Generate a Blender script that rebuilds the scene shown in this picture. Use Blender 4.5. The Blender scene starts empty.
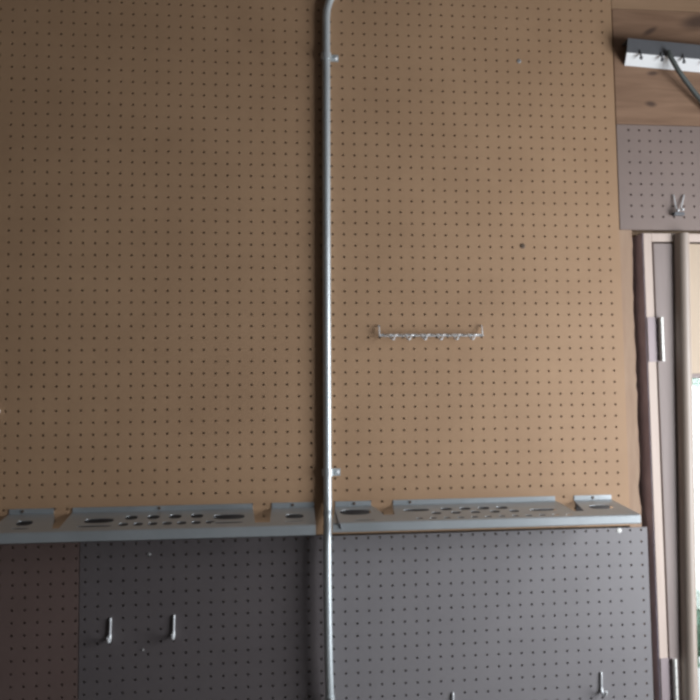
import bpy, math, random
from mathutils import Vector, Matrix

random.seed(7)
S = bpy.context.scene
COL = S.collection
INCH = 0.0254
EYE = 1.65            # eye height
EYE_R = 5.366         # pegboard row that sits at eye height


# ---------------------------------------------------------------- helpers
def P(i, r, d=0.0):
    """column i, row r (one inch pitch, rows count downwards), d inches out of the wall"""
    return Vector(((i - 26) * INCH, -d * INCH, EYE - (r - EYE_R) * INCH))


class MB:
    def __init__(self):
        self.v, self.f = [], []

    def add(self, vs, fs):
        n = len(self.v)
        self.v += [tuple(p) for p in vs]
        self.f += [tuple(k + n for k in q) for q in fs]
        return self

    def box(self, a, b):
        x0, x1 = sorted((a[0], b[0])); y0, y1 = sorted((a[1], b[1])); z0, z1 = sorted((a[2], b[2]))
        return self.add([(x0, y0, z0), (x1, y0, z0), (x1, y1, z0), (x0, y1, z0),
                         (x0, y0, z1), (x1, y0, z1), (x1, y1, z1), (x0, y1, z1)],
                        [(0, 3, 2, 1), (4, 5, 6, 7), (0, 1, 5, 4), (1, 2, 6, 5), (2, 3, 7, 6), (3, 0, 4, 7)])

    def gbox(self, i0, i1, r0, r1, d0, d1):
        return self.box(P(i0, r0, d0), P(i1, r1, d1))

    def tube(self, pts, rad, n=12, caps=True):
        pts = [Vector(p) for p in pts]
        rads = rad if isinstance(rad, (list, tuple)) else [rad] * len(pts)
        prev = None
        rings = []
        for k, p in enumerate(pts):
            t = (pts[min(k + 1, len(pts) - 1)] - pts[max(k - 1, 0)]).normalized()
            if prev is None:
                a = Vector((0, 0, 1)) if abs(t.z) < 0.9 else Vector((0, 1, 0))
                u = t.cross(a).normalized()
            else:
                u = (prev - t * prev.dot(t)).normalized()
            prev = u
            w = t.cross(u)
            rings.append([p + (u * math.cos(2 * math.pi * j / n) + w * math.sin(2 * math.pi * j / n)) * rads[k] for j in range(n)])
        vs = [q for ring in rings for q in ring]
        fs = []
        for k in range(len(pts) - 1):
            for j in range(n):
                fs.append((k * n + j, k * n + (j + 1) % n, (k + 1) * n + (j + 1) % n, (k + 1) * n + j))
        if caps:
            fs.append(tuple(range(n))[::-1])
            fs.append(tuple((len(pts) - 1) * n + j for j in range(n)))
        return self.add(vs, fs)

    def ball(self, c, r, sy=1.0, n=12, m=7):
        c = Vector(c)
        vs, fs = [], []
        for a in range(m + 1):
            th = math.pi * a / m
            for b in range(n):
                ph = 2 * math.pi * b / n
                vs.append(c + Vector((math.sin(th) * math.cos(ph), sy * math.sin(th) * math.sin(ph), math.cos(th))) * r)
        for a in range(m):
            for b in range(n):
                fs.append((a * n + b, (a + 1) * n + b, (a + 1) * n + (b + 1) % n, a * n + (b + 1) % n))
        return self.add(vs, fs)

    def build(self, name, material, parent=None, smooth=False, bevel=0.0):
        me = bpy.data.meshes.new(name)
        me.from_pydata(self.v, [], self.f)
        me.validate(); me.update()
        me.materials.append(material)
        if smooth:
            for p in me.polygons:
                p.use_smooth = True
            me.set_sharp_from_angle(angle=math.radians(40))
        o = bpy.data.objects.new(name, me)
        COL.objects.link(o)
        if parent:
            o.parent = parent
            o.matrix_parent_inverse = Matrix.Translation(-parent.location)
        if bevel:
            b = o.modifiers.new('bevel', 'BEVEL'); b.width = bevel; b.segments = 2; b.limit_method = 'ANGLE'
        return o


def smooth_path(pts, sub=6):
    pts = [Vector(p) for p in pts]
    out = []
    for k in range(len(pts) - 1):
        p0 = pts[max(k - 1, 0)]; p1 = pts[k]; p2 = pts[k + 1]; p3 = pts[min(k + 2, len(pts) - 1)]
        for s in range(sub):
            t = s / sub
            out.append(0.5 * (2 * p1 + (p2 - p0) * t + (2 * p0 - 5 * p1 + 4 * p2 - p3) * t * t + (3 * p1 - p0 - 3 * p2 + p3) * t ** 3))
    out.append(pts[-1])
    return out


def tag(o, label, cat, group=None):
    o['label'] = label; o['category'] = cat
    if group:
        o['group'] = group
    return o


def thing(name, loc, label, cat, group=None):
    o = bpy.data.objects.new(name, None)
    o.location = loc
    o.empty_display_size = 0.03
    COL.objects.link(o)
    return tag(o, label, cat, group)


def struct(o):
    o['kind'] = 'structure'
    return o


def copy_tree(o, parent=None, offset=None):
    c = o.copy(); COL.objects.link(c)
    if parent:
        c.parent = parent
        c.matrix_parent_inverse = o.matrix_parent_inverse.copy()
    elif offset is not None:
        c.location = Vector(o.location) + offset
    for ch in list(o.children):
        copy_tree(ch, c)
    return c


def plate_mesh(outline, holes, thick):
    """flat sheet with openings: (u, v) in inches, thickness in inches -> vertices, faces (u, v, w)"""
    cu = bpy.data.curves.new('sheet', 'CURVE')
    cu.dimensions = '2D'; cu.fill_mode = 'BOTH'; cu.extrude = thick / 2
    for loop in [outline] + holes:
        sp = cu.splines.new('POLY')
        sp.points.add(len(loop) - 1)
        for p, q in zip(sp.points, loop):
            p.co = (q[0], q[1], 0, 1)
        sp.use_cyclic_u = True
    o = bpy.data.objects.new('sheet', cu)
    COL.objects.link(o)
    dg = bpy.context.evaluated_depsgraph_get()
    me = bpy.data.meshes.new_from_object(o.evaluated_get(dg))
    vs = [tuple(v.co) for v in me.vertices]
    fs = [tuple(p.vertices) for p in me.polygons]
    bpy.data.objects.remove(o); bpy.data.curves.remove(cu); bpy.data.meshes.remove(me)
    return vs, fs


def ellipse(cx, cy, a, b, n=18, power=1.0):
    out = []
    for k in range(n):
        t = 2 * math.pi * k / n
        c, s = math.cos(t), math.sin(t)
        out.append((cx + a * math.copysign(abs(c) ** power, c), cy + b * math.copysign(abs(s) ** power, s)))
    return out


# ---------------------------------------------------------------- materials
def mat(name, base, rough=0.6, metal=0.0, spec=0.5, noise=None, bump=0.0, bump_scale=300.0, var=None, vscale=4.0, stretch=None):
    m = bpy.data.materials.new(name); m.use_nodes = True
    nt = m.node_tree; n = nt.nodes; l = nt.links
    b = n['Principled BSDF']
    b.inputs['Base Color'].default_value = (*base, 1)
    b.inputs['Roughness'].default_value = rough
    b.inputs['Metallic'].default_value = metal
    b.inputs['Specular IOR Level'].default_value = spec
    tc = n.new('ShaderNodeTexCoord')
    mp = n.new('ShaderNodeMapping')
    l.new(tc.outputs['Object'], mp.inputs['Vector'])
    if stretch:
        mp.inputs['Scale'].default_value = stretch
    if var:
        nz = n.new('ShaderNodeTexNoise'); nz.inputs['Scale'].default_value = vscale
        nz.inputs['Detail'].default_value = 6; nz.inputs['Roughness'].default_value = 0.6
        l.new(mp.outputs['Vector'], nz.inputs['Vector'])
        cr = n.new('ShaderNodeValToRGB')
        cr.color_ramp.elements[0].position = 0.3; cr.color_ramp.elements[1].position = 0.7
        cr.color_ramp.elements[0].color = (*var, 1); cr.color_ramp.elements[1].color = (*base, 1)
        l.new(nz.outputs['Fac'], cr.inputs['Fac'])
        l.new(cr.outputs['Color'], b.inputs['Base Color'])
    if bump:
        n2 = n.new('ShaderNodeTexNoise'); n2.inputs['Scale'].default_value = bump_scale
        l.new(mp.outputs['Vector'], n2.inputs['Vector'])
        bp = n.new('ShaderNodeBump'); bp.inputs['Strength'].default_value = bump; bp.inputs['Distance'].default_value = 0.001
        l.new(n2.outputs['Fac'], bp.inputs['Height']); l.new(bp.outputs['Normal'], b.inputs['Normal'])
    return m


def knotty(name, light, dark, knot):
    """plain sawn board with grain along x and a few knots"""
    m = bpy.data.materials.new(name); m.use_nodes = True
    nt = m.node_tree; n = nt.nodes; l = nt.links
    b = n['Principled BSDF']; b.inputs['Roughness'].default_value = 0.7
    tc = n.new('ShaderNodeTexCoord')
    mp = n.new('ShaderNodeMapping'); mp.inputs['Scale'].default_value = (3, 12, 26)
    l.new(tc.outputs['Object'], mp.inputs['Vector'])
    nz = n.new('ShaderNodeTexNoise'); nz.inputs['Scale'].default_value = 2.0; nz.inputs['Detail'].default_value = 8
    nz.inputs['Distortion'].default_value = 0.6
    l.new(mp.outputs['Vector'], nz.inputs['Vector'])
    cr = n.new('ShaderNodeValToRGB')
    cr.color_ramp.elements[0].position = 0.3; cr.color_ramp.elements[0].color = (*dark, 1)
    cr.color_ramp.elements[1].position = 0.7; cr.color_ramp.elements[1].color = (*light, 1)
    l.new(nz.outputs['Fac'], cr.inputs['Fac'])
    last = cr.outputs['Color']
    for (i, r, w, h, rot) in KNOTS:
        p = P(i, r)
        s = n.new('ShaderNodeVectorMath'); s.operation = 'SUBTRACT'
        l.new(tc.outputs['Object'], s.inputs[0]); s.inputs[1].default_value = (p.x, 0, p.z)
        rt = n.new('ShaderNodeVectorRotate'); rt.rotation_type = 'Y_AXIS'; rt.inputs['Angle'].default_value = rot
        l.new(s.outputs[0], rt.inputs['Vector'])
        sc = n.new('ShaderNodeVectorMath'); sc.operation = 'MULTIPLY'
        sc.inputs[1].default_value = (1 / (w * INCH), 0, 1 / (h * INCH))
        l.new(rt.outputs[0], sc.inputs[0])
        ln = n.new('ShaderNodeVectorMath'); ln.operation = 'LENGTH'
        l.new(sc.outputs[0], ln.inputs[0])
        mr = n.new('ShaderNodeMapRange'); mr.interpolation_type = 'SMOOTHSTEP'
        mr.inputs['From Min'].default_value = 0.3; mr.inputs['From Max'].default_value = 1.3
        mr.inputs['To Min'].default_value = 0.85; mr.inputs['To Max'].default_value = 0.0
        l.new(ln.outputs['Value'], mr.inputs['Value'])
        mx = n.new('ShaderNodeMix'); mx.data_type = 'RGBA'
        l.new(mr.outputs[0], mx.inputs['Factor']); l.new(last, mx.inputs['A']); mx.inputs['B'].default_value = (*knot, 1)
        last = mx.outputs['Result']
    l.new(last, b.inputs['Base Color'])
    return m


KNOTS = [(56.6, -29.3, 0.85, 0.28, 0.5), (56.7, -25.3, 0.6, 0.25, 0.1), (56.4, -22.4, 0.6, 0.3, -0.1), (61.4, -30.4, 2.0, 0.8, 0.2),
         (67, -26, 1, .5, 0)]

M = {}
M['tan'] = mat('hardboard_tan', (0.45, 0.287, 0.172), rough=0.55, spec=0.35, var=(0.39, 0.245, 0.145), vscale=5, bump=0.12, bump_scale=500)
M['brown'] = mat('hardboard_painted', (0.115, 0.100, 0.102), rough=0.48, spec=0.6, var=(0.10, 0.087, 0.09), vscale=6, bump=0.12, bump_scale=500)
M['grey'] = mat('hardboard_grey', (0.235, 0.222, 0.230), rough=0.45, spec=0.6, var=(0.212, 0.2, 0.208), vscale=6, bump=0.12, bump_scale=500)
M['brown_left'] = mat('hardboard_bare_dark', (0.145, 0.10, 0.09), rough=0.5, spec=0.5, var=(0.125, 0.085, 0.075), vscale=6, bump=0.12, bump_scale=500)
M['brown_top'] = mat('hardboard_mauve', (0.27, 0.205, 0.18), rough=0.5, spec=0.5, var=(0.24, 0.185, 0.165), vscale=6, bump=0.12, bump_scale=500)
M['board'] = knotty('knotty_board', (0.33, 0.20, 0.125), (0.22, 0.125, 0.075), (0.075, 0.042, 0.03))
M['stud'] = mat('stud_wood', (0.42, 0.29, 0.20), rough=0.75, var=(0.34, 0.22, 0.15), vscale=10, stretch=(6, 6, 0.8))
M['header'] = mat('header_wood', (0.40, 0.255, 0.155), rough=0.7, var=(0.33, 0.205, 0.12), vscale=8, stretch=(0.8, 6, 6))
M['jamb'] = mat('jamb_pine', (0.66, 0.54, 0.47), rough=0.5, var=(0.58, 0.465, 0.40), vscale=10, stretch=(6, 6, 0.6))
M['jamb_glare'] = mat('jamb_glare_violet', (0.62, 0.55, 0.66), rough=0.8, var=(0.48, 0.42, 0.51), vscale=14)  # pale violet puts the glare in the gap into the colour
M['door'] = mat('door_wood_shaded', (0.33, 0.27, 0.25), rough=0.55, var=(0.28, 0.225, 0.21), vscale=8, stretch=(6, 6, 0.6))  # darker tone has the shade on the stile painted in
M['panel_lit'] = mat('door_wood_lit', (0.58, 0.46, 0.34), rough=0.55, var=(0.52, 0.405, 0.295), vscale=8, stretch=(6, 6, 0.6))  # same door where light falls, brightness put into the colour
M['pole'] = mat('pole_wood', (0.42, 0.35, 0.30), rough=0.4, var=(0.36, 0.295, 0.25), vscale=9, stretch=(6, 6, 0.5))
M['emt'] = mat('galvanised_tube', (0.66, 0.71, 0.73), rough=0.36, metal=0.45, var=(0.57, 0.62, 0.64), vscale=9)
M['tray'] = mat('sheet_steel', (0.50, 0.54, 0.565), rough=0.42, metal=0.55, var=(0.41, 0.445, 0.465), vscale=7)
M['slot_shade'] = mat('slot_shade_dark', (0.075, 0.065, 0.06), rough=0.7, metal=0.2, var=(0.05, 0.044, 0.042), vscale=7)  # near-black tone for the shade seen through the tray slots
M['zinc'] = mat('zinc_wire', (0.84, 0.87, 0.89), rough=0.33, metal=0.25)
M['screw'] = mat('screw_steel', (0.55, 0.55, 0.55), rough=0.4, metal=0.7)
M['dark_screw'] = mat('dark_screw', (0.10, 0.065, 0.04), rough=0.6)
M['rail'] = mat('rail_grey', (0.16, 0.165, 0.18), rough=0.5, metal=0.2, var=(0.13, 0.135, 0.145), vscale=12)
M['rail_under'] = mat('rail_reflection_white', (0.95, 0.97, 0.98), rough=0.3, var=(0.88, 0.91, 0.93), vscale=14)  # reflected brightness on the metal put into a white colour
M['rod'] = mat('rod_grey', (0.085, 0.095, 0.09), rough=0.5, metal=0.1)
M['hinge'] = mat('hinge_plate', (0.34, 0.28, 0.29), rough=0.5, metal=0.3)
M['barrel'] = mat('hinge_barrel', (0.80, 0.80, 0.76), rough=0.35, metal=0.4)
M['wall'] = mat('wall_boards', (0.40, 0.28, 0.18), rough=0.8, var=(0.32, 0.22, 0.14), vscale=5)
M['room'] = mat('room_plaster', (0.16, 0.14, 0.13), rough=0.9, var=(0.13, 0.115, 0.105), vscale=3)
M['concrete'] = mat('concrete_floor', (0.26, 0.25, 0.24), rough=0.7, var=(0.20, 0.19, 0.18), vscale=3)
M['paving'] = mat('pale_paving', (0.62, 0.61, 0.58), rough=0.9, var=(0.52, 0.51, 0.49), vscale=2)
M['leaf'] = mat('leaf_green', (0.34, 0.52, 0.42), rough=0.6, var=(0.24, 0.42, 0.31), vscale=14)
M['bark'] = mat('bark', (0.16, 0.11, 0.08), rough=0.9)
M['white'] = mat('white_plastic', (0.80, 0.80, 0.77), rough=0.4)

g = bpy.data.materials.new('window_glass'); g.use_nodes = True
_n = g.node_tree.nodes; _l = g.node_tree.links
_n.remove(_n['Principled BSDF'])
_t = _n.new('ShaderNodeBsdfTransparent'); _t.inputs[0].default_value = (0.94, 0.97, 0.96, 1)
_g = _n.new('ShaderNodeBsdfGlossy'); _g.inputs['Roughness'].default_value = 0.03
_f = _n.new('ShaderNodeFresnel'); _f.inputs['IOR'].default_value = 1.45
_m = _n.new('ShaderNodeMixShader')
_l.new(_f.outputs[0], _m.inputs[0]); _l.new(_t.outputs[0], _m.inputs[1]); _l.new(_g.outputs[0], _m.inputs[2])
_l.new(_m.outputs[0], _n['Material Output'].inputs[0])
M['glass'] = g

# ---------------------------------------------------------------- room shell
XL, XR, YF, ZC = -2.3, 1.54, -4.6, 2.72
DL, DR = P(54.25, 0).x, P(85.4, 0).x      # rough opening of the door
ZD = P(0, -10.45).z
YB = 0.030                                 # wall face behind the boards
b = MB()
b.box((XL, YB, 0), (DL, 0.13, ZC)).box((DL, YB, ZD), (DR, 0.13, ZC)).box((DR, YB, 0), (XR, 0.13, ZC))
b.box((DL, 0.115, 0), (P(55.3, 0).x, 0.13, ZD))          # outer sheathing behind the shim gap
struct(b.build('wall_back', M['wall']))
struct(MB().box((XL - .1, YF - .1, -0.1), (XR + .1, 0.13, 0)).build('floor', M['concrete']))
struct(MB().box((XL - .1, YF - .1, ZC), (XR + .1, 0.13, ZC + .1)).build('ceiling', M['room']))
struct(MB().box((XL - .1, YF, 0), (XL, 0.13, ZC)).build('wall_left', M['room']))
# right wall with a wide doorway standing open to the daylight
WY0, WY1, WZ0, WZ1 = -1.42, -0.42, 0.85, 2.15        # big unglazed window opening
b = MB()
b.box((XR, YF, 0), (XR + .1, WY0, ZC))
b.box((XR, WY0, 0), (XR + .1, WY1, WZ0)).box((XR, WY0, WZ1), (XR + .1, WY1, ZC)).box((XR, WY1, 0), (XR + .1, 0.13, ZC))
struct(b.build('wall_right', M['room']))
struct(MB().box((XL, YF - .1, 0), (XR, YF, ZC)).build('wall_front', M['room']))
struct(MB().box((-14, -16, -0.16), (16, 16, -0.11)).build('ground', M['paving']))

# stud edge right of the big pegboard, ragged on its right side
b = MB()
n = 60
r0, r1 = -10.7, 70
prev = None
edge = []
for k in range(n * 2 + 1):
    r = r0 + (r1 - r0) * k / (n * 2)
    e = 54.08 + 0.025 * math.sin(k * .9) + random.uniform(-.05, .05) + (0.1 if r < -6 else 0)
    if 12.0 < r < 14.0: e -= 0.12
    edge.append((e, r))
vs, fs = [], []
for (e, r) in edge:
    vs += [P(52.99, r, -0.12), P(e, r, -0.12), P(52.99, r, -1.15), P(e, r, -1.15)]
for k in range(len(edge) - 1):
    a = 4 * k
    fs += [(a, a + 4, a + 5, a + 1), (a + 1, a + 5, a + 7, a + 3), (a, a + 2, a + 6, a + 4)]
fs += [(0, 1, 3, 2), tuple(len(vs) - 4 + q for q in (0, 2, 3, 1))]
struct(b.add(vs, fs).build('trim_1', M['stud']))
# header beam over everything right of the tan board
struct(MB().box(P(53.0, -31.33, 0.0), (XR, YB, ZC)).build('trim_2', M['header']))


# ---------------------------------------------------------------- pegboards
def pegboard(name, m, i0, i1, r0, r1, a0, na, b0, nb, pitch_a=1.0, pitch_b=1.0, rad=0.107, filled=(), label='', thick=0.22):
    mb = MB()
    V, F = mb.v, mb.f
    back = -thick

    def quad(x0, x1, y0, y1, d, flip):
        if x1 - x0 < 1e-6 or y1 - y0 < 1e-6:
            return
        n_ = len(V)
        V.extend(tuple(P(*q, d)) for q in ((x0, y0), (x1, y0), (x1, y1), (x0, y1)))
        F.append((n_, n_ + 3, n_ + 2, n_ + 1) if not flip else (n_, n_ + 1, n_ + 2, n_ + 3))
    xe = [a0 + (k - .5) * pitch_a for k in range(na + 1)]
    ye = [b0 + (k - .5) * pitch_b for k in range(nb + 1)]
    xe[0] = max(xe[0], i0); xe[-1] = min(xe[-1], i1)
    ye[0] = max(ye[0], r0); ye[-1] = min(ye[-1], r1)
    for d, fl in ((0, False), (back, True)):
        quad(i0, i1, r0, ye[0], d, fl); quad(i0, i1, ye[-1], r1, d, fl)
        quad(i0, xe[0], ye[0], ye[-1], d, fl); quad(xe[-1], i1, ye[0], ye[-1], d, fl)
    for ca in range(na):
        for cb in range(nb):
            x0, x1, y0, y1 = xe[ca], xe[ca + 1], ye[cb], ye[cb + 1]
            if (ca, cb) in filled:
                quad(x0, x1, y0, y1, 0, False); quad(x0, x1, y0, y1, back, True)
                continue
            cx, cy = a0 + ca * pitch_a, b0 + cb * pitch_b
            sq = [(x1, cy), (x1, y1), (cx, y1), (x0, y1), (x0, cy), (x0, y0), (cx, y0), (x1, y0)]
            ci = [(cx + rad * math.cos(k * math.pi / 4), cy + rad * math.sin(k * math.pi / 4)) for k in range(8)]
            n_ = len(V)
            for d in (0, back):
                V.extend(tuple(P(*q, d)) for q in sq); V.extend(tuple(P(*q, d)) for q in ci)
            for k in range(8):
                k2 = (k + 1) % 8
                F.append((n_ + k, n_ + k2, n_ + 8 + k2, n_ + 8 + k))
                F.append((n_ + 16 + k2, n_ + 16 + k, n_ + 24 + k, n_ + 24 + k2))
                F.append((n_ + 8 + k, n_ + 8 + k2, n_ + 24 + k2, n_ + 24 + k))
    # outer edges
    n_ = len(V)
    V.extend(tuple(P(x, y, d)) for d in (0, back) for x, y in ((i0, r0), (i1, r0), (i1, r1), (i0, r1)))
    for k in range(4):
        k2 = (k + 1) % 4
        F.append((n_ + k, n_ + k2, n_ + 4 + k2, n_ + 4 + k))
    o = mb.build(name, m)
    return tag(o, label, 'pegboard', 'pegboards covering the wall')


pegboard('pegboard', M['tan'], -6.4, 52.95, -38.4, 15.62, -6, 59, -38, 54,
         filled={(50, 29)},
         label='big tan hardboard pegboard covering the upper wall behind the conduit')
pegboard('pegboard', M['brown_left'], -6.4, 6.0, 15.72, 40, -5.2, 12, 16.0, 23, pitch_a=0.996,
         label='brownish dark pegboard at the lower left edge, left of the seam')
pegboard('pegboard', M['brown'], 6.06, 26.2, 15.72, 40, 6.49, 20, 15.95, 23, pitch_a=1.011, pitch_b=0.992,
         label='dark pegboard under the left tool tray, between the seam and the conduit')
pegboard('pegboard', M['grey'], 26.28, 54.5, 15.80, 40, 26.74, 28, 16.02, 23, pitch_a=1.0074, pitch_b=1.011,
         filled={(26, 6), (25, 0)},
         label='dark grey pegboard under the right tool tray, beside the door frame')
pegboard('pegboard', M['brown_top'], 53.05, 85.5, -20.4, -10.72, 54.16, 31, -19.92, 9, pitch_a=1.0, pitch_b=1.0,
         label='small mauve brown pegboard strip above the door')
o = MB().gbox(53.05, 85.5, -31.28, -20.46, -.22, 0).build('wooden_board', M['board'])
tag(o, 'knotty brown wooden board above the small pegboard, behind the hanger rail', 'board')

# ---------------------------------------------------------------- screws in the boards, and two specks shaped like them
def screw(i, r, m, label, rad=0.2):
    t = thing('screw', P(i, r, 0), label, 'screw', 'screws in the pegboards')
    MB().tube([P(i, r, 0.0), P(i, r, .04), P(i, r, .07)], [rad * INCH, rad * INCH, rad * .55 * INCH], n=14).build('head', m, t, smooth=True)
    MB().tube([P(i, r, -.6), P(i, r, -0.001)], 0.07 * INCH, n=8).build('shank', m, t)
    return t


screw(44.08, -26.0, M['screw'], 'pale screw head in the tan pegboard, high up right of the conduit')
screw(43.93, -9.12, M['dark_screw'], 'dark screw head in the tan pegboard above the wire tool rack', 0.23)
screw(51.93, 16.02, M['white'], 'white screw head just under the right end of the right tool tray', 0.22)
screw(11.57, 16.85, M['screw'], 'small grey speck built as a screw head just below the left tool tray', 0.14)
screw(11.13, 24.5, M['screw'], 'faint tiny speck built as a screw head low between the two left hooks', 0.09)  # tiny dust speck modelled with the screw helper


# ---------------------------------------------------------------- conduit and its straps
t = thing('conduit', P(26.3, 60, .7), 'galvanised metal conduit running up the wall between the two trays', 'conduit')
pts = [(P(26.42, 70.2, .6)), P(26.40, 50, .6), P(26.36, 34, .75), P(26.33, 30.2, .85), P(26.27, 28.2, 1.0), P(26.2, 25, 1.1), P(26.18, 20, 1.1), P(26.2, 16.6, 1.08), P(26.25, 14.9, .85),
       P(26.3, 13.3, .55), P(26.32, 11, .37), P(26.36, 5, .37), P(26.42, -5, .37), P(26.5, -15, .37), P(26.58, -24, .37), P(26.62, -29.2, .37)]
pts = smooth_path(pts, 5)
for k in range(1, 10):
    a = k * math.pi / 2 / 9
    pts.append(P(26.62 + 4 * (1 - math.cos(a)), -29.2 - 4 * math.sin(a), .37))
pts += [P(60, -33.2, .37), P(74, -33.2, .37)]
MB().tube(pts, 0.345 * INCH, n=20).build('tube', M['emt'], t, smooth=True)
MB().tube([P(26.28, 28.5, 1.0), P(26.31, 30.3, .9)], 0.40 * INCH, n=20).build('coupling', M['emt'], t, smooth=True)
MB().tube([P(26.38, 28.75, 1.3), P(26.38, 28.75, 1.52)], 0.10 * INCH, n=10).build('set_screw', M['zinc'], t, smooth=True)


def strap(i, r, d, label):
    t = thing('conduit_strap', P(i, r, 0), label, 'strap', 'straps holding the conduit')
    b = MB()
    h = 0.30
    prof = []
    R = .40
    for k in range(0, 13):
        a = math.pi * (1.0 - k / 12)
        prof.append((i + R * math.cos(a), d + R * math.sin(a)))
    prof = [(i - R, 0.02)] + prof + [(i + R, 0.10), (i + R + .06, 0.04), (i + 1.12, 0.04)]
    vs, fs = [], []
    th = .045
    for k, (x, dd) in enumerate(prof):
        xo = x if k > len(prof) - 3 else i + (x - i) * (1 + th / R)
        do = dd + (th if k > 12 else th * max(0, math.sin(math.pi * (1 - (k - 1) / 12))) if k > 0 else 0)
        for rr in (r - h, r + h):
            vs += [P(x, rr, dd), P(xo, rr, do + 0.001)]
    for k in range(len(prof) - 1):
        a = 4 * k
        fs += [(a + 1, a + 3, a + 7, a + 5), (a, a + 4, a + 6, a + 2), (a, a + 1, a + 5, a + 4), (a + 2, a + 6, a + 7, a + 3)]
    fs += [(0, 2, 3, 1), tuple(len(vs) - 4 + q for q in (0, 1, 3, 2))]
    b.add(vs, fs).build('band', M['emt'], t)
    MB().ball(P(i + .86, r, .09), .17 * INCH, sy=.8).build('screw', M['zinc'], t, smooth=True)
    return t


strap(26.58, -25.65, .37, 'upper metal one-hole strap on the conduit, with its ear to the right')
strap(26.33, 10.45, .40, 'lower metal one-hole strap on the conduit, just above the trays')


# ---------------------------------------------------------------- tool trays
def tool_tray(name, label, i0, i1, r_top, drop, depth, lip, flare, notches, slots, screws, slope_r=0.0, dark_line=None):
    """wall flange with tabs, sloping perforated plate, front lip"""
    t = thing(name, P((i0 + i1) / 2, r_top, 0), label, 'tool rack', 'steel tool trays on the pegboard')
    fl = 0.40
    th = 0.03

    def Q(u, v, w):          # plate coordinates -> world
        return P(u, r_top + slope_r * (u - i0) + fl + drop * v / depth - w, v)
    # plate outline, going along the wall edge with its notches, then the front edge
    out = [(i0, 0.02)]
    for (a, bb, a2, b2, dep) in notches:
        out += [(a, 0.02), (a + (a2 - a) * .5, dep * .35), (a2, dep), (b2, dep), (bb + (b2 - bb) * .5, dep * .35), (bb, 0.02)]
    out += [(i1, 0.02), (i1 + flare[1] * .8, depth * .8), (i1 + flare[1], depth), (i0 - flare[0], depth), (i0 - flare[0] * .8, depth * .8)]
    holes = [ellipse(s[0], s[1], s[2], s[3], 18, .75) for s in slots]
    vs, fs = plate_mesh(out, holes, th)
    MB().add([Q(*q) for q in vs], [f[::-1] for f in fs]).build('plate', M['tray'], t)
    # wall flange: one strip per tab
    b = MB()
    xs = [i0] + [q for nn in notches for q in nn[:2]] + [i1]
    for k in range(0, len(xs), 2):
        a, c = xs[k], xs[k + 1]
        z = lambda u: r_top + slope_r * (u - i0)
        vs = []
        for d in (0.012, 0.07):
            vs += [P(a, z(a), d), P(c, z(c), d), P(c, z(c) + fl + .02, d), P(a, z(a) + fl + .02, d)]
        b.add(vs, [(0, 1, 2, 3), (7, 6, 5, 4), (0, 4, 5, 1), (1, 5, 6, 2), (2, 6, 7, 3), (3, 7, 4, 0)])
    b.build('wall_flange', M['tray'], t)
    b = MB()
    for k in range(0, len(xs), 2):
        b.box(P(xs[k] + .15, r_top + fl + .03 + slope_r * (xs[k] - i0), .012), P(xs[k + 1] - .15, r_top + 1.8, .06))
    b.build('slot_shade_sheet', M['slot_shade'], t)  # added dark sheets standing in for the shadow under the plate
    # front lip: rolled profile
    prof = [(depth - .02, drop - .02), (depth + .06, drop), (depth + .13, drop + .06), (depth + .16, drop + .14), (depth + .16, drop + lip - .08),
            (depth + .13, drop + lip), (depth + .07, drop + lip + .02), (depth + .03, drop + lip - .03), (depth + .1, drop + lip - .1), (depth + .1, drop + .16), (depth + .03, drop + .07), (depth - .02, drop + .05)]
    vs, fs = [], []
    m_ = len(prof)
    for u in (i0 - flare[0], i1 + flare[1]):
        vs += [P(u, r_top + slope_r * (u - i0) + fl + rr, d) for d, rr in prof]
    for k in range(m_):
        fs.append((k, (k + 1) % m_, m_ + (k + 1) % m_, m_ + k))
    fs += [tuple(range(m_))[::-1], tuple(range(m_, 2 * m_))]
    MB().add(vs, fs).build('front_lip', M['tray'], t)
    for u in screws:
        rr = r_top + slope_r * (u - i0) + .2
        MB().tube([P(u, rr, .05), P(u, rr, .12), P(u, rr, .15)], [.12 * INCH, .12 * INCH, .06 * INCH], n=10).build('screw', M['dark_screw'], t, smooth=True)
    if dark_line:
        pts = [Q(dark_line[0], dark_line[1], .07), Q(dark_line[2], depth + .1, .05), P(dark_line[2] + .12, r_top + fl + drop + .1, depth + .2), P(dark_line[2] + .2, r_top + fl + drop + lip * .6, depth + .19)]
        MB().tube(smooth_path(pts, 4), .075 * INCH, n=8).build('dark_strip', M['rail'], t)  # dark line across plate end and lip, built as a thin tube
    return t


L_slots = [(2.2, 2.1, .62, .55), (2.2, 3.25, .7, .12), (7.9, 2.0, 1.15, .52), (7.75, 3.15, 1.35, .17),
           (18.15, 1.85, 1.28, .58), (18.05, 3.1, 1.3, .18), (23.45, 2.1, .75, .5), (23.4, 3.2, .75, .1)]
L_slots += [(10.35 + 1.74 * k, 1.5, .5, .45) for k in range(4)]
L_slots += [(9.95 + 1.13 * k, 2.95, .38, .34) for k in range(7)]
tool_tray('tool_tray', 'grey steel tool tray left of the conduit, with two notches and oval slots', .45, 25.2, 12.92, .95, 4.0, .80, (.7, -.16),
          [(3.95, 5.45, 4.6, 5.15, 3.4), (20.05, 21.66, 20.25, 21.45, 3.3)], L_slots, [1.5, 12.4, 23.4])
R_slots = [(28.5, 1.7, 1.3, .72), (29.0, 3.75, .85, .1), (33.65, 1.6, 1.1, .34), (49.5, 2.05, 1.05, .55), (44.3, 2.4, 1.2, .3)]
R_slots += [(36.2 + 1.6 * k, 1.55, .5, .34) for k in range(4)]
R_slots += [(35.15 + 1.65 * k, 2.52, .42, .3) for k in range(5)]
R_slots += [(33.5 + 1.14 * k, 3.74, .3, .17) for k in range(12)]
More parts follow.
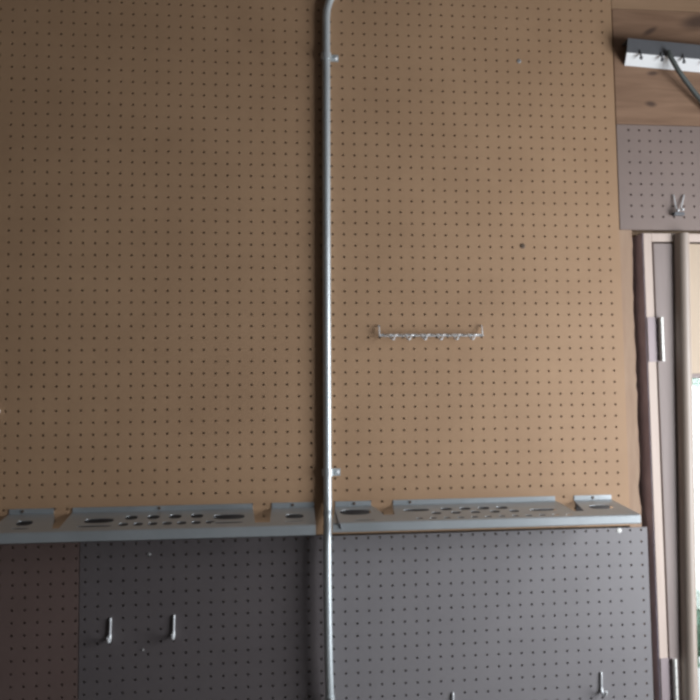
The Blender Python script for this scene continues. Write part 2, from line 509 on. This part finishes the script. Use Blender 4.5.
tool_tray('tool_tray', 'grey steel tool tray between the conduit and the door, lit brighter at its right end', 27.0, 51.3, 12.93, .82, 4.2, .73, (.62, .62),
          [(30.04, 31.94, 30.75, 31.65, 2.6), (46.2, 47.93, 46.75, 47.65, 3.0)], R_slots, [28.6, 33.4, 49.6], slope_r=-0.001, dark_line=(26.85, 1.3, 26.85))

# ---------------------------------------------------------------- wire tool rack on the tan board
t = thing('wire_rack', P(35.4, -1.15, 0), 'narrow metal tool holder with six small loops on the tan pegboard', 'tool rack')
b = MB()
b.gbox(30.95, 39.95, -1.25, -1.04, .32, .44)
b.build('rail', M['zinc'], t, bevel=.0006)
for u in (30.92, 39.98):
    pts = smooth_path([P(u, -2.0, -.55), P(u, -2.0, .05), P(u, -1.95, .2), P(u, -1.5, .34), P(u, -1.15, .42), P(u, -1.08, .7)], 4)
    MB().tube(pts, .055 * INCH, n=8).build('arm', M['zinc'], t, smooth=True)
for k in range(6):
    u = 31.95 + 1.385 * k
    pts = [P(u - .55, -1.18, .42), P(u - .3, -1.12, .8), P(u - .12, -.78, 1.2), P(u, -.72, 1.3), P(u + .12, -.78, 1.2), P(u + .3, -1.12, .8), P(u + .55, -1.18, .42)]
    MB().tube(smooth_path(pts, 4), .065 * INCH, n=8).build('loop', M['zinc'], t, smooth=True)


# ---------------------------------------------------------------- single peg hooks
def peg_hook(label, i, r, tilt=0.0):
    t = thing('peg_hook', P(i, r, 0), label, 'hook', 'white pegboard hooks')
    pts = [P(i, r, -.5), P(i, r, -.02), P(i, r + .06, .10), P(i + tilt * .3, r + .5, .13), P(i + tilt, r + 1.3, .13)]
    MB().tube(smooth_path(pts, 5), .08 * INCH, n=10).build('shank', M['zinc'], t, smooth=True)
    pts = [P(i + tilt, r + 1.25, .13), P(i + tilt, r + 1.6, .2), P(i + tilt, r + 1.72, .45), P(i + tilt, r + 1.62, .9), P(i + tilt, r + 1.25, 1.15)]
    MB().tube(smooth_path(pts, 5), .115 * INCH, n=10).build('hook_end', M['zinc'], t, smooth=True)
    return t


h1 = peg_hook('white peg hook on the dark pegboard, the left of the pair below the left tray', 8.55, 21.9, -.03)
off = P(13.63, 21.85) - P(8.55, 21.9)
h2 = copy_tree(h1, offset=off); h2['label'] = 'white peg hook nearer the conduit, the right of the pair below the left tray'
h3 = copy_tree(h1, offset=P(49.83, 28.05) - P(8.55, 21.9)); h3['label'] = 'white peg hook low on the right dark pegboard, close to the door frame'
h4 = copy_tree(h1, offset=P(36.78, 29.15) - P(8.55, 21.9)); h4['label'] = 'white peg hook cut off by the bottom edge, right of the conduit'

# double prong hook on the small pegboard
t = thing('double_hook', P(58.4, -13.2, 0), 'shiny two-pronged hook on the small pegboard above the door', 'hook')
for (u0, q0, u1, q1) in ((58.16, -13.92, 58.28, -12.55), (59.16, -13.92, 58.72, -12.62)):
    MB().tube(smooth_path([P(u0, q0, -.45), P(u0, q0, .02), P(u0 + (u1 - u0) * .1, q0 + .1, .12), P(u0 + (u1 - u0) * .6, q0 + .75, .2), P(u1, q1, .3), P(u1, q1 + .12, .55)], 5), .062 * INCH, n=8).build('wire', M['zinc'], t, smooth=True)
    MB().ball(P(u1, q1 + .14, .6), .13 * INCH).build('tip', M['zinc'], t, smooth=True)
MB().gbox(58.0, 58.95, -12.28, -12.0, .02, .5).build('dark_bar', M['rail'], t, bevel=.001)  # dark bar below the prong tips

# white peg at the left border
t = thing('plastic_peg', P(-.55, 4.98, 0), 'white plastic peg at the left border of the tan pegboard', 'peg')
MB().tube([P(-.62, 4.98, -.4), P(-.62, 4.98, .0), P(-.62, 4.98, .3)], .14 * INCH, n=10).build('pin', M['white'], t, smooth=True)
MB().ball(P(-.62, 4.98, .35), .3 * INCH).build('knob', M['white'], t, smooth=True)

# ---------------------------------------------------------------- hanger rail above the door
TILT = 0.057


def T(i, r, d):
    return P(i, r + TILT * (i - 53), d)


t = thing('hanger_rail', P(54, -26.5, 0), 'tilted grey metal rail with a bright reflection painted white on its underside, on the knotty board above the door', 'rail')
ie = 66.0


def solid(b, q0, q1):
    """prism between two 4-point ends"""
    return b.add(list(q0) + list(q1), [(3, 2, 1, 0), (4, 5, 6, 7), (0, 1, 5, 4), (1, 2, 6, 5), (2, 3, 7, 6), (3, 0, 4, 7)])


b = MB()
D_ = 1.3
for (q0, q1) in ((53.83, 53.67),):
    solid(b, [T(q0, -27.98, D_), T(q1, -26.65, D_), T(q1, -26.65, D_ - .08), T(q0, -27.98, D_ - .08)],
          [T(ie, -27.98, D_), T(ie, -26.65, D_), T(ie, -26.65, D_ - .08), T(ie, -27.98, D_ - .08)])
    solid(b, [T(q0, -27.98, D_ - .08), T(q0, -27.9, D_ - .08), T(q0, -27.9, .02), T(q0, -27.98, .02)],
          [T(ie, -27.98, D_ - .08), T(ie, -27.9, D_ - .08), T(ie, -27.9, .02), T(ie, -27.98, .02)])
b.build('channel', M['rail'], t)
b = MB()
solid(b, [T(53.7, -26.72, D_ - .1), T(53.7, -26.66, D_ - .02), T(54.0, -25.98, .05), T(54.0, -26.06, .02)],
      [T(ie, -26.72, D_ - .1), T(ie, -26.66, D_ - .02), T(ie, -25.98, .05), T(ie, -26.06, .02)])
b.build('underside', M['rail_under'], t)  # white face carries the painted reflection
for u in (54.95, 56.93, 59.0, 61.1, 63.1):
    pts = smooth_path([T(u, -26.9, 1.35), T(u, -26.6, 1.36), T(u + .02, -26.42, 1.36), T(u + .03, -26.3, 1.36)], 4)
    bb = MB().tube(pts, .085 * INCH, n=8)
    bb.ball(T(u + .03, -26.22, 1.36), .16 * INCH)
    bb.build('peg', M['rail'], t, smooth=True)
# bent rod hanging from the rail
o = MB().tube(smooth_path([P(57.45, -26.75, 1.56), P(57.6, -26.35, 1.58), P(58.0, -25.75, 1.45), P(58.62, -24.95, 1.25), P(59.7, -23.85, .9), P(60.95, -22.6, .6), P(62.3, -21.2, .4), P(63.2, -19.5, .4), P(63.4, -17.5, .4)], 6),
          .225 * INCH, n=12).build('bent_rod', M['rod'], smooth=True)
tag(o, 'dark grey bent rod hanging down to the right from the hanger rail', 'rod')

# ---------------------------------------------------------------- door with frame, hinges and glass
dr = bpy.data.objects.new('door_1', None); dr.location = P(70, 70.3, 0); COL.objects.link(dr); struct(dr)
b = MB()
b.gbox(55.18, 55.95, -10.42, 70.2, -5.0, 0.0)
b.gbox(55.95, 84.3, -10.42, -9.66, -5.0, 0.0)
b.gbox(84.3, 85.2, -10.42, 70.2, -5.0, 0.0)
b.gbox(55.9, 56.7, -9.7, 70.2, -3.0, -1.75).gbox(56.7, 84.3, -9.7, -9.0, -3.0, -1.75)      # stops
struct(b.build('door_frame', M['jamb'], dr, bevel=.001))
struct(MB().gbox(55.12, 55.18, -10.42, 70.2, -4.4, -.06).build('jamb_glare', M['jamb_glare'], dr))  # added strip, its violet tone stands for glare beside the door
b = MB()
W0, W1, H0, H1 = 58.35, 81.5, 2.35, 46
b.gbox(56.1, W0, -9.5, 70, -1.7, -.02).gbox(W1, 84.2, -9.5, 70, -1.7, -.02)
b.gbox(W0, W1, -9.5, H0, -1.7, -.02).gbox(W0, W1, H1, 70, -1.7, -.02)
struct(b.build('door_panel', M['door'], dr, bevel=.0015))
struct(MB().gbox(W0 + .05, W1 - .05, -9.46, H0 - .03, -.015, .03).build('lit_upper_panel', M['panel_lit'], dr, bevel=.0006))  # lighter facing paints the lit part of the door
b = MB()
for a in ((W0, W0 + .35, H0, H1), (W1 - .35, W1, H0, H1), (W0, W1, H0, H0 + .35), (W0, W1, H1 - .35, H1)):
    b.gbox(*a, -1.0, -.1)
struct(b.build('glazing_bead', M['door'], dr))
struct(MB().gbox(W0, W1, H0, H1, -.95, -.8).build('glass_pane', M['glass'], dr))
for rc in (-.75, 29.1, 58):
    h = MB().gbox(55.25, 56.0, rc - 2.0, rc + 2.0, -.1, .06).gbox(56.08, 56.6, rc - 2.0, rc + 2.0, -.1, .05).build('hinge', M['hinge'], dr)
    b = MB()
    for k in range(5):
        b.tube([P(56.42, rc - 2 + .8 * k + .03, .24), P(56.42, rc - 2 + .8 * k + .77, .24)], .2 * INCH, n=12)
    b.build('hinge_barrel', M['barrel'], h, smooth=True)

# half round batten standing against the door
prof = [(.68 * math.cos(math.pi * k / 12), .03 + .8 * math.sin(math.pi * k / 12)) for k in range(13)]
ends = [(58.78, -10.32), (58.75, -9.6), (57.78, 29.6), (56.75, 70.2)]
vs, fs = [], []
for (ci, cr_) in ends:
    vs += [P(ci - a, cr_, d) for a, d in prof]
n = len(prof)
for k in range(len(ends) - 1):
    for j in range(n):
        fs.append((k * n + j, k * n + (j + 1) % n, (k + 1) * n + (j + 1) % n, (k + 1) * n + j)[::-1])
fs += [tuple(range(n)), tuple((len(ends) - 1) * n + j for j in range(n))[::-1]]
o = MB().add(vs, fs).build('wooden_batten', M['pole'], smooth=True)
tag(o, 'half-round wooden batten standing upright against the door, right of the hinges', 'batten')


# ---------------------------------------------------------------- outside the door
def bush(name, label, c, rx, rz, n, seed):
    rnd = random.Random(seed)
    t = thing(name, (c[0], c[1], -0.11), label, 'bush')
    b = MB()
    for k in range(n):
        a = rnd.uniform(0, 2 * math.pi); z = rnd.uniform(-1, 1); q = rnd.uniform(.55, 1) ** .5
        s = math.sqrt(1 - z * z)
        p = Vector((c[0] + rx * q * s * math.cos(a), c[1] + rx * q * s * math.sin(a), c[2] + rz * q * z))
        u = Vector((rnd.uniform(-1, 1), rnd.uniform(-1, 1), rnd.uniform(-.6, 1))).normalized()
        w = u.cross(Vector((rnd.uniform(-1, 1), rnd.uniform(-1, 1), rnd.uniform(-1, 1)))).normalized()
        L, Wd = rnd.uniform(.05, .085), rnd.uniform(.018, .03)
        b.add([p, p + u * L * .5 + w * Wd, p + u * L, p + u * L * .5 - w * Wd], [(0, 1, 2, 3)])
    b.build('foliage', M['leaf'], t)
    MB().tube([(c[0], c[1], -0.11), (c[0] + .01, c[1], c[2])], [.025, .015], n=8).build('stem', M['bark'], t)
    return t


bush('bush', 'green bush outside the door, seen low through the glass', (1.47, 1.02, .875), .22, .10, 700, 3)
bush('young_tree', 'green leaves outside the door, at the top of the glass', (2.14, 2.05, 1.84), .22, .13, 260, 5)['category'] = 'tree'
# battens that carry the lower boards
b = MB()
b.box(P(-6.4, 40.0, 0), (P(54.0, 0).x, YB, P(0, 41.5, 0).z))
struct(b.build('trim_3', M['stud']))

# ---------------------------------------------------------------- light
w = bpy.data.worlds.new('sky'); S.world = w; w.use_nodes = True
bg = w.node_tree.nodes['Background']
bg.inputs['Color'].default_value = (0.86, 0.93, 1.0, 1)
bg.inputs['Strength'].default_value = 2.0


def area(name, loc, rot, sx, sy, power, color):
    la = bpy.data.lights.new(name, 'AREA'); la.shape = 'RECTANGLE'; la.size = sx; la.size_y = sy
    la.energy = power; la.color = color
    o = bpy.data.objects.new(name, la); o.location = loc; o.rotation_euler = rot
    COL.objects.link(o)
    return o


# daylight entering through the window opening
area('daylight_side_window', (XR + .06, (WY0 + WY1) / 2, (WZ0 + WZ1) / 2), (0, math.pi / 2, 0), WZ1 - WZ0, WY1 - WY0, 44.5, (0.93, 0.96, 1.0))

# ---------------------------------------------------------------- camera
R = ((0.99404, 0.01216, -0.10862), (-0.00405, 0.99720, 0.07458), (0.10922, -0.07369, 0.99128))
cd = bpy.data.cameras.new('camera')
cd.sensor_width = 36; cd.lens = 36 * 835.386 / 700
cd.clip_start = 0.02
cam = bpy.data.objects.new('camera', cd)
COL.objects.link(cam)
g2w = lambda q: Vector((q[0], q[2], -q[1]))
rt, dn, fw = (g2w(q).normalized() for q in R)
fw = fw.normalized(); rt = (rt - fw * rt.dot(fw)).normalized(); up = rt.cross(fw)
m3 = Matrix((rt, up, -fw)).transposed()
cam.matrix_world = Matrix.Translation(Vector((-5.4329 * INCH, -71.1643 * INCH, EYE - (5.3663 - EYE_R) * INCH))) @ m3.to_4x4()
S.camera = cam

S.view_settings.view_transform = 'Standard'
S.view_settings.look = 'None'
S.view_settings.gamma = 1.0
S.view_settings.use_curve_mapping = False
S.view_settings.exposure = 0.0
S.cycles.use_denoising = True
S.cycles.filter_width = 2.8
S.cycles.max_bounces = 8
